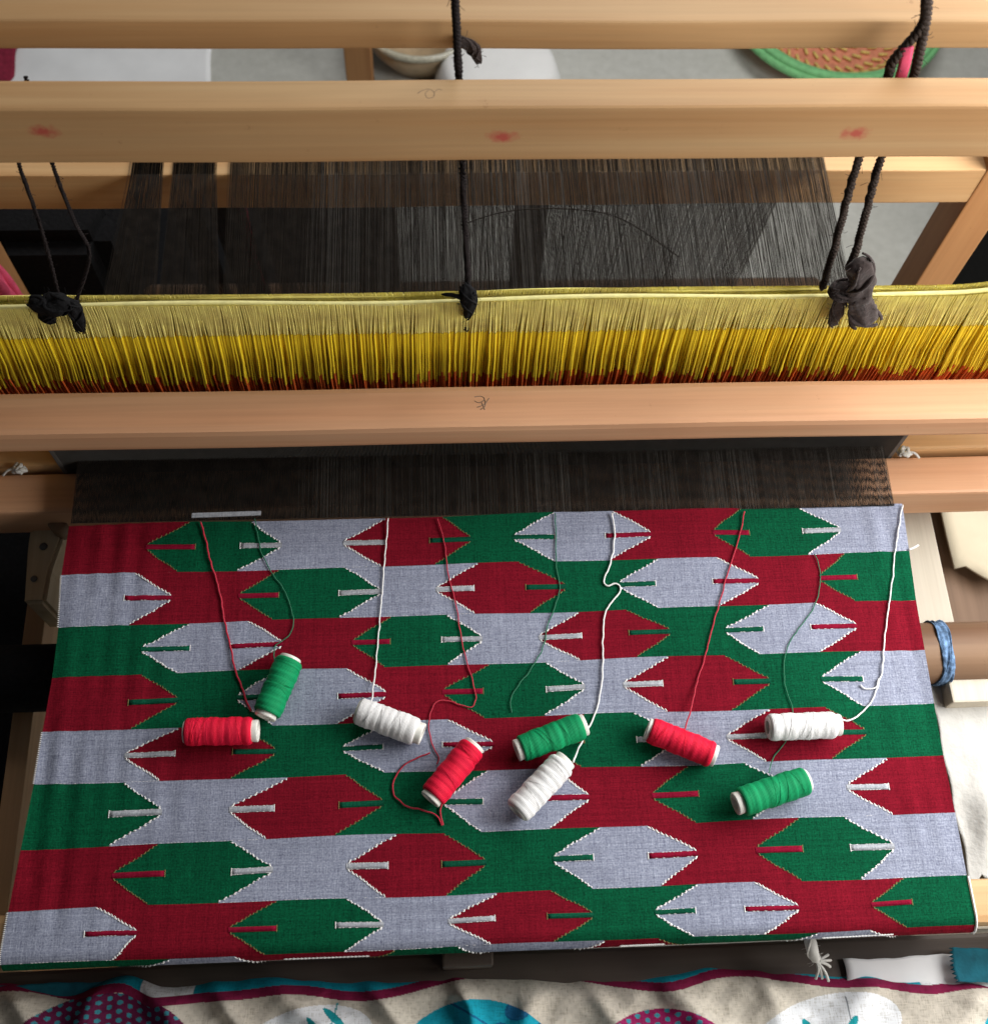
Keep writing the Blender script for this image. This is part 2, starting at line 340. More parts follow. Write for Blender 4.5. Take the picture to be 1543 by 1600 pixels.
M['warp'] = simple('black_warp_yarn', (.017, .0135, .011), .85, .5, 90, 0, .1)
M['warp_grey'] = simple('grey_warp_yarn', (.042, .037, .031), .7, .4, 90, 0, .4, .1)
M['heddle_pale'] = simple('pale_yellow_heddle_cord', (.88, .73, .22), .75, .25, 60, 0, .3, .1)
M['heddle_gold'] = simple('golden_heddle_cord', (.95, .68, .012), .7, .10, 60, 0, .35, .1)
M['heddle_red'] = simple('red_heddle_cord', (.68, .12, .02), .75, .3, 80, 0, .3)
M['heddle_top'] = simple('pale_yellow_cord', (.80, .74, .32), .75, .15, 120, .0003, .3, .1)
M['rope'] = simple('dark_brown_rope', (.045, .032, .026), .9, .4, 700, .0003, .2)
M['black_rope'] = simple('black_cord', (.014, .010, .010), .9, .4, 700, 0, .2)
M['knot'] = simple('dark_brown_fabric', (.050, .036, .034), .9, .35, 220, .001, .2, .2)
M['black_fabric'] = simple('black_fabric', (.008, .008, .009), .9, .4, 200, .001, .15)
M['pencil'] = simple('pencil_line', (.20, .145, .10), .8, .2, 300)
M['steel'] = simple('reed_steel', (.10, .095, .09), .5, .2, 100)
M['pink'] = simple('pink_fabric', (.66, .08, .16), .8, .2, 120, .001)
M['maroon'] = simple('maroon_fabric', (.22, .015, .04), .85, .3, 120, .001)
M['blue_cloth'] = simple('blue_fabric', (.13, .22, .37), .9, .75, 170, .002, .1)
M['white_cloth'] = simple('white_cotton', (.54, .53, .50), .85, .10, 60, .002, .2)
M['white_paper'] = simple('white_paper', (.84, .85, .86), .8, .06, 14, .002, .2)
M['white_plastic'] = simple('white_basin_plastic', (.83, .83, .82), .4, .03, 30)
M['tan'] = simple('tan_bowl', (.42, .31, .19), .4, .2, 40, .001, .5)
M['rim'] = simple('bowl_rim', (.48, .46, .36), .25, .3, 150, .001, .7)
M['concrete'] = None
m_, nt_, b_ = new_mat('grey_cement_floor')
n1 = noise(nt_, (1, 1, 1), 3., 6, .6); n2 = noise(nt_, (1, 1, 1), 60., 4, .6)
c_ = mix(nt_, .5, ramp(nt_, n1.outputs['Fac'], [(.3, (.46, .46, .42)), (.7, (.60, .60, .56))]).outputs['Color'], ramp(nt_, n2.outputs['Fac'], [(.3, (.72, .72, .70)), (.7, (1, 1, 1))]).outputs['Color'], 'MULTIPLY')
nt_.links.new(c_, b_.inputs['Base Color']); b_.inputs['Roughness'].default_value = .6; bump(nt_, b_, n2.outputs['Fac'], .002, .4); M['concrete'] = m_

# ---------------------------------------------------------------- floor
tag(obj('floor', [(-3, -2, -.75), (3, -2, -.75), (3, 5, -.75), (-3, 5, -.75)], [(0, 1, 2, 3)], M['concrete']), kind='structure')

# ---------------------------------------------------------------- loom frame
loom = tag(empty('handloom'), 'wooden handloom frame of planed beams and posts carrying the dark warp', 'loom')
bbeam = box('back_beam', -.60, .60, .368, .405, -.052, -.0025, M['beam'], loom, .002, .0006)
for sx in (-1, 1):
    x0, x1 = (.512, .555) if sx > 0 else (-.555, -.512)
    box('post', x0, x1, .366, .410, -.75, .06, M['wood_z'], loom, .002, .0005)
    x0, x1 = (.362, .438) if sx > 0 else (-.418, -.400)
    box('side_rail', x0, x1, -.335, .168, -.20, -.122, M['pale_board'] if sx > 0 else M['wood_y'], loom, .0015, .0004)
    x0, x1 = (.445, .485) if sx > 0 else (-.485, -.445)
    box('upright', x0+.06*sx, x1+.06*sx, .112, .195, -.12, .40, M['wood_z'], loom, .002)
    box('side_brace', min(.42*sx, .55*sx), max(.42*sx, .55*sx), .140, .170, -.17, -.128, M['beam'], loom, .002)
    box('front_post', x0, x1, -.345, -.305, -.75, -.03, M['wood_z'], loom, .002)
cb2 = box('crossbar', -.56, .56, .1150, .1395, .3020, .3480, M['beam_smudged'], loom, .0022, .0004)
tag(cb2, 'thick crossbar with red smudges on its front face')
for st in MARK_B: tube('pencil_mark', catmull([(x, y, .3482) for x, y in st], 4), .00032, M['pencil'], cb2, 5)
cb1 = box('crossbar', -.56, .56, .1710, .1920, .3410, .3630, M['beam'], loom, .0018, .0005)
tag(cb1, 'slender crossbar behind the smudged one')
box('breast_beam', -.50, .50, -.3385, -.3060, -.035, -.0045, M['beam'], loom, .006, .0003)
box('front_board', -.50, .50, -.430, -.3400, -.120, -.078, M['dark_wood'], loom, .003, .0005)
for x0, x1 in ((-.046, -.008), (.43, .49), (-.49, -.43)):
    box('spacer_block', x0, x1, -.352, -.322, -.0782, -.0362, M['dark_wood'], loom, .0015)
# cloth roller resting on the side rails
rol = lathe('cloth_roller', [(0, 0), (0, .0255), (.002, .0275), (.25, .0272), (.5, .0278), (.75, .0272), (.998, .0275), (1.0, .0255), (1.0, 0)], M['brown_wood'], loom, (-.50, -.103, -.0935), (1, 0, 0), 32)
lathe('black_sleeve', [(0, .0275), (0, .0292), (.215, .0290), (.215, .0275)], M['black_fabric'], rol, (-.498, -.103, -.0935), (1, 0, 0), 32)
V, Fc = [], []
for i in range(13):
    for k in range(40):
        q = 6.2832*k/40; r = .0287+.0006*math.sin(i*1.7+q*2)+.0006*math.sin(q*7+i)
        V.append((.3950+.0110*i/12+.0012*math.sin(q*3+i*.5), -.103+r*math.cos(q), -.0935+r*math.sin(q)))
for i in range(12):
    for k in range(40): Fc.append((i*40+k, i*40+(k+1) % 40, (i+1)*40+(k+1) % 40, (i+1)*40+k))
o_ = obj('cloth_strip', V, Fc, M['blue_cloth'], None, True); s_ = o_.modifiers.new('thickness', 'SOLIDIFY'); s_.thickness = .0012
tag(o_, 'faded blue rag wound round the brown cloth roller', 'rag')
# pawl board on the left side rail
def slab(name, outline, z0, z1, mat, parent=None, bevel=.0015):
    bm = bmesh.new(); vs = [bm.verts.new((x, y, z0)) for x, y in outline]; f = bm.faces.new(vs)
    r = bmesh.ops.extrude_face_region(bm, geom=[f]); bmesh.ops.translate(bm, verts=[v for v in r['geom'] if isinstance(v, bmesh.types.BMVert)], vec=(0, 0, z1-z0))
    if bevel: bmesh.ops.bevel(bm, geom=list(bm.edges), offset=bevel, segments=2, affect='EDGES')
    return from_bm(name, bm, mat, parent)
pawl = tag(empty('wooden_pawl'), 'short pale wooden pawl board with a nail hole and round peg', 'pawl')
slab('board', [(-.400, .038), (-.371, .036), (-.371, .012), (-.3775, -.018), (-.379, -.048), (-.397, -.048), (-.4005, .006)], -.1218, -.056, M['pale_wood'], pawl, .003)
lathe('peg', [(0, 0), (0, .0085), (.020, .0082), (.022, .006), (.022, 0)], M['brown_wood'], pawl, (-.372, .021, -.062), (0, 0, 1), 18)
lathe('nail', [(0, 0), (0, .0016), (.0012, .0030), (.0018, .0022), (.002, 0)], M['steel'], pawl, (-.3905, -.026, -.0562), (0, 0, 1), 10)
lathe('nail', [(0, 0), (0, .0016), (.0012, .0036), (.0018, .0022), (.002, 0)], M['steel'], pawl, (-.386, .004, -.0562), (0, 0, 1), 10)

# ---------------------------------------------------------------- batten with reed
bat = tag(empty('loom_batten'), 'long pinkish wooden batten rail with pencilled sign, holding the dark reed', 'batten')
tr = box('top_rail', -.58, .58, .0405, .0800, .0500, .0800, M['rail_wood'], bat, .006, .0003)
for st in MARK_A: tube('pencil_mark', catmull([(x, y, .0803) for x, y in st], 4), .00032, M['pencil'], tr, 5)
box('lower_rail', -.58, .58, .0200, .0565, -.062, -.018, M['rail_wood'], bat, .003, .0003)
box('lower_rail_backstrip', -.58, .58, .0605, .0800, -.062, -.012, M['beam'], bat, .003, .0003)
V, Fc = [], []
for i in range(640):
    x = -.36+.72*i/639
    b0 = len(V)
    for z in (-.030, .052):
        for dx, dy in ((-.00012, -.0015), (.00012, -.0015), (.00012, .0015), (-.00012, .0015)): V.append((x+dx, .0585+dy, z))
    for k in range(4): Fc.append((b0+k, b0+(k+1) % 4, b0+4+(k+1) % 4, b0+4+k))
tag(obj('reed', V, Fc, M['steel'], bat), kind='stuff')
for x0 in (-.364, .360): box('reed_end', x0, x0+.004, .0568, .0602, -.030, .0500, M['steel'], bat, .0005)
for sx, px in ((-1, -.399), (1, .372)):
    V, Fc = [], []
    for k in range(5):
        a = k*1.25; pts = catmull([(px+.006*math.cos(a)*sx, .0575+.003*math.sin(a), -.014+.003*k*.5), (px+.003*math.cos(a+2), .0575+.004*math.sin(a+2), -.008), (px+.007*math.cos(a+4), .056+.003*math.sin(a+4), -.011)], 5)
        tube_data(pts, .0020, 6, V, Fc)
    tube_data(catmull([(px, .057, -.010), (px+.008*sx, .056, -.009), (px+.014*sx, .053, -.0135)], 4), .0012, 5, V, Fc)
    tag(obj('string_knot', V, Fc, M['white_cloth'], None, True), 'small white string knot at the %s end of the reed' % ('brightly lit' if sx > 0 else 'shadowed, pawl-side'), 'knot')

# ---------------------------------------------------------------- warp
def warp_x(x, y, i):
    # left sections draw together into bands near the back beam
    if y < .16: return x
    t = min(1, (y-.16)/.22)
    for a, b, c, d in ((-.36, -.292, -.336, -.301), (-.292, -.232, -.290, -.250), (-.232, -.17, -.236, -.17)):
        if a <= x < b: return x+(c+(x-a)/(b-a)*(d-c)-x)*t
    return x
Wb, Wg = ([], []), ([], [])
nW = 4200
for i in range(nW):
    x = -.346+.695*(i+.5+jit(.45))/nW
    grey = random.random() < (.10+.16*max(0, math.sin(x*37)+.3*math.sin(x*131)))*(x > -.16)
    V, Fc = Wg if grey else Wb
    w = .000086+.000026*random.random()
    zz = .0022 if i % 2 else -.0022
    drift = jit(.004) if random.random() < .15 else jit(.0008)
    pts = [(x, .0005, .0002), (x, .057, zz*1.2), (x, .12, zz*2.2), (warp_x(x, .24, i)+drift*.5, .24, zz*.8+jit(.001)), (warp_x(x, .37, i)+drift, .3685, -.0012), (warp_x(x, .40, i)+drift, .400, -.0012), (warp_x(x, .4, i)*.98+drift, .425, -.06), (warp_x(x, .4, i)*.97+drift, .46, -.40)]
    b0 = len(V)
    for (px, py, pz) in pts: V += [(px-w, py, pz), (px+w, py, pz), (px, py, pz-w*1.6)]
    for k in range(len(pts)-1):
        for q in range(3): Fc.append((b0+k*3+q, b0+k*3+(q+1) % 3, b0+k*3+3+(q+1) % 3, b0+k*3+3+q))
wroot = tag(empty('warp'), 'fine black warp threads stretched from the cloth over the back beam', 'warp')
tag(obj('black_threads', Wb[0], Wb[1], M['warp'], wroot), kind='stuff'); tag(obj('grey_threads', Wg[0], Wg[1], M['warp_grey'], wroot), kind='stuff')
tube('stray_thread', catmull([(-.015, .30, .004), (.03, .315, .005), (.09, .318, .004), (.14, .305, .004), (.19, .26, .004)], 6), .0006, M['warp'], wroot, 5)
# warp beam low behind
wbm = lathe('warp_beam', [(0, 0), (0, .05), (.95, .05), (.95, 0)], M['brown_wood'], loom, (-.475, .48, -.42), (1, 0, 0), 28)

# ---------------------------------------------------------------- heddles
hed = tag(empty('heddle_shaft'), 'row of yellow string heddles hanging from a pale cord, red at the foot', 'heddles')
def top_z(x): return .1425+.004*x+.0012*math.sin(x*13)+(.010*max(0, (x-.36)/.06)**2 if x > .36 else 0)
tube('top_cord', [(x, .1185+.0012*math.sin(x*21), top_z(x)) for x in [-.47+.94*i/90 for i in range(91)]], .0019, M['heddle_top'], hed, 8)
tube('back_cord', [(x, .1265+.001*math.sin(x*17+1), top_z(x)-.002+.001*math.sin(x*30)) for x in [-.47+.94*i/90 for i in range(91)]], .0013, M['heddle_pale'], hed, 8)
A, B, Cc = ([], []), ([], []), ([], [])
nH = 900
for i in range(nH):
    x = -.465+.93*(i+.5+jit(.5))/nH
    cl = .0016*math.sin(x*160)+.0013*math.sin(x*371+1.3)+jit(.0013)
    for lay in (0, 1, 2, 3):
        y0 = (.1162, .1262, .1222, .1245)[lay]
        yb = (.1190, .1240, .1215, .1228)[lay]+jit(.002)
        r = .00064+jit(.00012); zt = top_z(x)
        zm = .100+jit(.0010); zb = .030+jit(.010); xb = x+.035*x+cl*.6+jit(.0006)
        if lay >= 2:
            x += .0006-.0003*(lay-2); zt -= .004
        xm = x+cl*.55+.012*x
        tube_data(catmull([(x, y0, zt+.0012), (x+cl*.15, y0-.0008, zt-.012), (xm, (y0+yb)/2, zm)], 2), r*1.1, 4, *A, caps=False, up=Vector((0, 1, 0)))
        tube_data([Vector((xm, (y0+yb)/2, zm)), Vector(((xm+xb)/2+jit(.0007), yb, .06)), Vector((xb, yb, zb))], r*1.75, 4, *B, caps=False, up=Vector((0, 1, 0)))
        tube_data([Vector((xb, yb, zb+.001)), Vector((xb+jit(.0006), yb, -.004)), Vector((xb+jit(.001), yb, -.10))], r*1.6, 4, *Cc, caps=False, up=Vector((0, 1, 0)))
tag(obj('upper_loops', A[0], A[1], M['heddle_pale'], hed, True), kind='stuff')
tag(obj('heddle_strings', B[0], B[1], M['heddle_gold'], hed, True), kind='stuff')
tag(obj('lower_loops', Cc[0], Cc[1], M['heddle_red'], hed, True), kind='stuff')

# ---------------------------------------------------------------- ropes
def rope(name, pts, rad, mat, label, group=None, twist=90., n=6):
    pts = catmull(pts, 14); V, Fc = [], []; ln = [0.0]
    for a, b in zip(pts, pts[1:]): ln.append(ln[-1]+(b-a).length)
    for k in range(3):
        hel = []
        for i, p in enumerate(pts):
            t = (pts[min(i+1, len(pts)-1)]-pts[max(i-1, 0)]).normalized(); a = t.cross(Vector((0, 1, 0))).normalized(); b = a.cross(t); q = ln[i]*twist*6.283+k*2.094
            hel.append(p+(a*math.cos(q)+b*math.sin(q))*rad*.55)
        tube_data(hel, rad*.58, n, V, Fc)
    for _ in range(40):   # stray fibres
        i = random.randrange(2, len(pts)-2); p = pts[i]; d = Vector((jit(1), jit(1), jit(1))).normalized()
        tube_data([p+d*rad*.8, p+d*rad*1.5+Vector((0, 0, jit(.002))), p+d*rad*(1.8+random.random())+Vector((jit(.002), 0, jit(.003)))], .00018, 3, V, Fc)
    return tag(obj(name, V, Fc, mat, None, True), label, 'rope', group)
rope('harness_rope', ROPES['right_a'], .0032, M['rope'], 'twisted brown rope leaving a pink tag, tied left of the fabric knot', 'harness ropes', 95)
rope('harness_rope', ROPES['right_b'], .0032, M['rope'], 'twisted brown rope running into the dark fabric knot', 'harness ropes', 95)
rope('harness_rope', ROPES['mid'], .0026, M['black_rope'], 'straight black cord hanging at the middle of the heddles', 'harness ropes', 120)
rope('harness_rope', ROPES['left_a'], .0016, M['black_rope'], 'thin black cord nearer the black bag, on the pawl side', 'harness ropes', 160)
rope('harness_rope', ROPES['left_b'], .0016, M['black_rope'], 'thin black cord ending in a tail over the heddles, pawl side', 'harness ropes', 160)
def lump(name, pts, rads, mat, parent, flat=.75, n=28, wr=.12, strands=4):
    pts = catmull(pts, 12); m = len(pts); V, Fc = [], []; ph = random.random()*50
    fr = []
    for i, p in enumerate(pts):
        s = i/(m-1); j = s*(len(rads)-1); a = min(int(j), len(rads)-2); r = rads[a]+(rads[a+1]-rads[a])*(j-a)
        t = (pts[min(i+1, m-1)]-pts[max(i-1, 0)]).normalized(); u = t.cross(Vector((0, 1, 0))).normalized(); b = u.cross(t); fr.append((p, u, b, r))
        e = min(1, .45+1.6*min(s, 1-s)*3)
        for k in range(n):
            q = 6.283*k/n; d = u*math.cos(q)+b*flat*math.sin(q)
            w = mnoise.noise(Vector((math.cos(q)*1.6+ph, math.sin(q)*1.6, s*3)))+.6*abs(mnoise.noise(Vector((math.cos(q)*4+ph, math.sin(q)*4, s*5+q))))-.25
            V.append(p+d*r*e*(1+3*wr*w))
    for i in range(m-1):
        for k in range(n): Fc.append((i*n+k, i*n+(k+1) % n, (i+1)*n+(k+1) % n, (i+1)*n+k))
    Fc += [tuple(range(n))[::-1], tuple((m-1)*n+k for k in range(n))]
    for st in range(strands):            # wraps and folds of strip running over the surface
        q0 = random.random()*6.28; tw = random.choice((-1, 1))*random.uniform(2, 7); path = []
        for i in range(m):
            p, u, b, r = fr[i]; q = q0+tw*i/m; path.append(p+(u*math.cos(q)+b*flat*math.sin(q))*r*1.02)
        tube_data(path, lambda s, r=max(rads)*.20: r*(.5+.5*math.sin(s*3.1)), 7, V, Fc, True, .6)
    for _ in range(16):
        p, u, b, r = random.choice(fr); q = random.random()*6.28; d = (u*math.cos(q)+b*math.sin(q))
        tube_data([p+d*r*.8, p+d*(r*1.1+.0015), p+d*(r*1.1+.003)+Vector((jit(.002), 0, jit(.002)))], .00016, 3, V, Fc)
    return obj(name, V, Fc, mat, parent, True)
kn = tag(empty('fabric_knot'), 'dark brown rolled fabric knot tied on the heddle cord', 'knot')
lump('knot', KNOT['knot'], [.007, .0105, .007], M['knot'], kn)
lump('rolled_end', KNOT['roll'], [.0085, .0105, .010], M['knot'], kn)
lump('flap', KNOT['flap'], [.0075, .0100, .0118], M['knot'], kn, .5)
lump('tail', KNOT['tail'], [.0045, .0050, .0042], M['knot'], kn, .6)
kl = tag(empty('cord_knot'), 'tangled black cord knot on the heddles, on the pawl side', 'knot')
lump('knot', [KNOTL[0], KNOTL[1], KNOTL[2]], [.004, .009, .010, .006], M['black_fabric'], kl, .7)
lump('tail', [KNOTL[2], KNOTL[3], KNOTL[4]], [.006, .0055, .0035], M['black_fabric'], kl, .6)
lump('tail', [KNOTL[1], KNOTL[5], KNOTL[6]], [.007, .006, .003], M['black_fabric'], kl, .6)
km = tag(empty('cord_knot'), 'small frayed black knot where the middle cord meets the heddles', 'knot')
lump('knot', [(-.019, .112, .172), (-.0155, .110, .160), (-.0150, .110, .146), (-.0168, .112, .128)], [.003, .0062, .0058, .0040, .0028], M['black_fabric'], km)
lump('tail', [(-.0165, .110, .160), (-.010, .108, .166)], [.003, .002], M['black_fabric'], km)
lump('tail', [(-.0165, .110, .156), (-.026, .110, .161), (-.036, .112, .160)], [.003, .0015, .001], M['black_fabric'], km)
ft = tag(empty('frayed_tie'), 'frayed dark tie end hanging from the slender crossbar', 'tie')
lump('knot', [(-.0235, .168, .352), (-.0135, .168, .344), (-.0100, .167, .333)], [.003, .0045, .0012], M['knot'], ft, .5)
pts = catmull(ROPES['pink'], 5); V, Fc = tube_data([p+Vector((0, -.002, 0)) for p in pts], .0040, 6, flat=.2, up=Vector((0, 1, 0)))
tag(obj('pink_tag', V, Fc, M['pink'], None, True), 'bright pink fabric tag caught between two brown ropes', 'tag')

# ---------------------------------------------------------------- woven cloth
YR, RR = -.3320, .0120            # where the cloth starts to roll over the breast beam, and the roll radius
def lerp(a, b, t): return a+(b-a)*t
vL = [p[1] for p in EDGE_L]+[-.3415, -.3830, -.4300]; vR = [p[1] for p in EDGE_R]+[-.3400, -.3820, -.4300]
xL = [p[0] for p in EDGE_L]+[-.3585, -.3585, -.3585]; xR = [p[0] for p in EDGE_R]+[.3475, .3475, .3475]
def ripple(x, v):
    e = math.exp(-((x+.33)/.05)**2)+.7*math.exp(-((x-.335)/.03)**2)+.25*math.exp(-((x+.23)/.04)**2)
    return .00085*e*(math.sin(x*330+v*6)+.5*math.sin(x*250-v*9+1))+.0006*math.sin(x*15+v*11)+.00035*math.sin(x*31-v*19+2)
def cloth_pt(x, v, h=0.0):
    z = ripple(x, v)*min(1, max(0, (v+.34)/.08)) if v < -.26 else ripple(x, v)
    if v > YR: return (x, v, z+h)
    a = (YR-v)/RR
    if a < math.pi/2: return (x, YR-(RR+h)*math.sin(a), -RR+(RR+h)*math.cos(a)+z)
    d = (YR-v)-RR*math.pi/2
    return (x, YR-RR-h+d*.35, -RR-d)
def row_v(k, x, t):
    s = (x-xL[k])/(xR[k]-xL[k]); wv = .0006*math.sin(x*17+k*1.7)+.0004*math.sin(x*41+k)
    a = lerp(vL[k], vR[k], s)+wv; s2 = (x-xL[k+1])/(xR[k+1]-xL[k+1])
    b = lerp(vL[k+1], vR[k+1], s2)+.0006*math.sin(x*17+(k+1)*1.7)+.0004*math.sin(x*41+k+1)
    return lerp(a, b, t)
ROWS9 = list(ROWS)
ROWS9.append(('G', [(k, a+.002, b+.003, c+.002) for k, a, b, c in ROWS[2][1]]))
ROWS9.append(('R', [(k, a, b, c) for k, a, b, c in ROWS[3][1]]))
NS = 11                            # weaving steps on each slanting edge
TS = [0.0]
for q_ in range(NS): TS += [.45*q_/NS+.0015, .45*(q_+1)/NS-.0015]
TS += [.45, .55]
for q_ in range(NS): TS += [.55+.45*q_/NS+.0015, .55+.45*(q_+1)/NS-.0015]
TS.append(1.0)
NEXT = {'R': 'G', 'G': 'W', 'W': 'R'}
CN = {'R': 'red', 'G': 'green', 'W': 'grey'}
cloth = tag(empty('woven_cloth'), 'unfinished handwoven cloth of red, green and grey hexagon bands on the loom', 'cloth')
def bnd(k, row, j, t):
    if j < 0: return lerp(xL[k], xL[k+1], t)
    if j >= len(row): return lerp(xR[k], xR[k+1], t)
    _, a, b, c = row[j]
    if .45 <= t <= .55: return b
    half = 0 if t < .45 else 1; s = t/.45 if t < .45 else (t-.55)/.45
    q = (min(NS-1, int(s*NS))+.5)/NS; s = .35*s+.65*q      # stepped, thread by thread
    wb = .0009*math.sin(j*2.3+k*1.9+half*3+s*5)*math.sin(s*math.pi)
    return (lerp(a, b, s) if half == 0 else lerp(b, c, s))+wb
ST = {'white': ([], []), 'olive': ([], [])}
def stitch(kind, p, d, ln, r):
    V, Fc = ST[kind]; b0 = len(V); d = Vector(d).normalized(); s = d.cross(Vector((0, 0, 1))).normalized(); u = Vector((0, 0, 1)); p = Vector(p)
    V += [p-d*ln, p+s*r, p+u*r*.5, p-s*r, p-u*r*.4, p+d*ln]
    for a, b in ((1, 2), (2, 3), (3, 4), (4, 1)): Fc.append((b0, b0+b, b0+a)); Fc.append((b0+5, b0+a, b0+b))
def order(first, row):
    seq = [first]
    for kx, *_ in row:
        seq.append(NEXT[seq[-1]])
    return seq
for k, (first, row) in enumerate(ROWS9):
    cols = order(first, row)
    for j, cc in enumerate(cols):
        V, Fc = [], []
        wmax = max(bnd(k, row, j, t)-bnd(k, row, j-1, t) for t in TS); nu = max(2, int(wmax/.006))
        for t in TS:
            a = bnd(k, row, j-1, t); b = bnd(k, row, j, t)
            for q in range(nu+1):
                x = lerp(a, b, q/nu); V.append(cloth_pt(x, row_v(k, x, t)))
        for i in range(len(TS)-1):
            for q in range(nu):
                c0 = i*(nu+1)+q; Fc.append((c0, c0+nu+1, c0+nu+2, c0+1))
        obj('woven_panel', V, Fc, M[CN[cc]], cloth, True)
    for j, (kind, a, b, c) in enumerate(row):
        lc, rc = cols[j], cols[j+1]; inside, outside = (rc, lc) if kind == '<' else (lc, rc)
        sgn = 1 if kind == '<' else -1
        # inlay bar running from the tip into the hexagon
        if k < 9:
            L = random.uniform(.030, .036)+(.006 if j == 0 or lc == 'W' and kind == '>' else 0); V, Fc = [], []; n = 10; tl, th = .452, .548
            sk = jit(.012)
            for q in range(n+1):
                x = b+sgn*(L*q/n-.0008)
                for t, h in ((tl, -.0002), (tl, .00030), (th, .00030), (th, -.0002)): V.append(cloth_pt(x, row_v(k, x, t+sk*q/n), h))
            for q in range(n):
                for e in range(4): Fc.append((q*4+e, q*4+(e+1) % 4, q*4+4+(e+1) % 4, q*4+4+e))
            Fc.append((n*4, n*4+1, n*4+2, n*4+3))
            obj('inlay_bar', V, Fc, M['bar_'+CN[outside]], cloth, True)
            if 'W' in (inside, outside):   # pale outline of the bar
                for t in (tl, th):
                    for q in range(14):
                        if random.random() < .55:
                            x = b+sgn*L*(q+.5)/14; stitch('white', cloth_pt(x, row_v(k, x, t+sk*(q+.5)/14), .0004), (1, 0, 0), .0013, .00022)
            for q in range(5):
                x = b+sgn*(L-.0006); t = lerp(tl, th, q/4)
                p = cloth_pt(x, row_v(k, x, t+sk), .0004); stitch('white' if 'W' in (inside, outside) else 'olive', p, (0, 1, 0), .0009, .0005)
        # slanting edges
        for half, (t0, t1, x0, x1) in enumerate(((.02, .45, a, b), (.55, .98, b, c))):
            white = 'W' in (lc, rc); n = 2*NS-4 if white else 2*NS-2
            solid = white and ((kind == '>' and half == 0 and inside == 'W') or (kind == '<' and half == 1 and inside == 'R'))
            for q in range(n*(2 if solid else 1)):
                s = (q+.5)/(n*(2 if solid else 1)); t = lerp(t0, t1, s); x = bnd(k, row, j, t)
                p = cloth_pt(x, row_v(k, x, t), .00035); x2 = bnd(k, row, j, min(1, t+.02)); d = (x2-x, row_v(k, x2, min(1, t+.02))-row_v(k, x, t), 0)
                if white and solid: stitch('white', p, d, .0015, .00046)
                elif white: stitch('white', (p[0]+jit(.0003), p[1], p[2]), (d[0], d[1]*.4, 0) if half else d, .00120+jit(.0004), .00066+jit(.00018))
                else: stitch('olive', (p[0]+jit(.0003), p[1], p[2]), d, .0010, .00045)
    # thin pale floats along parts of the row seam
    for j, cc in enumerate(cols):
        if cc == 'W' and k < 9:
            a = bnd(k, row, j-1, 1.0); b = bnd(k, row, j, 1.0); m = int((b-a)/.0026)
            for q in range(m):
                if random.random() < .6: x = a+(b-a)*(q+.5)/m; stitch('white', cloth_pt(x, row_v(k, x, .995), .0002), (1, 0, 0), .0013, .00016)
    if cols[0] == 'W':
        for q in range(26):
            t = (q+.5)/26; x = bnd(k, row, -1, t); stitch('white', cloth_pt(x-.0004, row_v(k, x, t), .0002), (1, .1, 0), .0010, .00045)
# floats rolled over the breast beam edge
for x0, x1, t in ((-.158, -.100, .12), (.085, .115, .14), (.235, .285, .13)):
    for q in range(22):
        x = lerp(x0, x1, q/21); stitch('white', cloth_pt(x, row_v(8, x, t), .0006), (1, 0, 0), .0022, .0006)
tag(obj('white_edge_stitches', ST['white'][0], ST['white'][1], M['white_thread'], cloth, False), kind='stuff')
tag(obj('olive_edge_stitches', ST['olive'][0], ST['olive'][1], M['olive_thread'], cloth, False), kind='stuff')
# pieces of the next inlay just started beyond the fell
for x0, x1, y0, y1 in ((-.247, -.190, .0030, .0072),):
    V = []
    for q in range(9):
        x = lerp(x0, x1, q/8); V += [(x, y0+.0010*q/8*(x0 < 0), .0012), (x, y1+.0008*q/8, .0012), (x, y1+.0008*q/8, .0004), (x, y0+.0010*q/8*(x0 < 0), .0004)]
    Fc = [(q*4+e, q*4+(e+1) % 4, q*4+4+(e+1) % 4, q*4+4+e) for q in range(8) for e in range(4)]+[(0, 1, 2, 3), (32, 35, 34, 33)]
    obj('inlay_start', V, Fc, M['bar_grey'], cloth, False)
tube('selvedge_cord', [cloth_pt(.3482, v, .0006) for v in [-.305-.004*i for i in range(13)]], .0009, M['white_thread'], cloth, 6)
tube('selvedge_tail', catmull([(.3535, -.0405, .001), (.357, -.0395, .002), (.3615, -.0375, .003)], 4), .0010, M['white_thread'], cloth, 6)

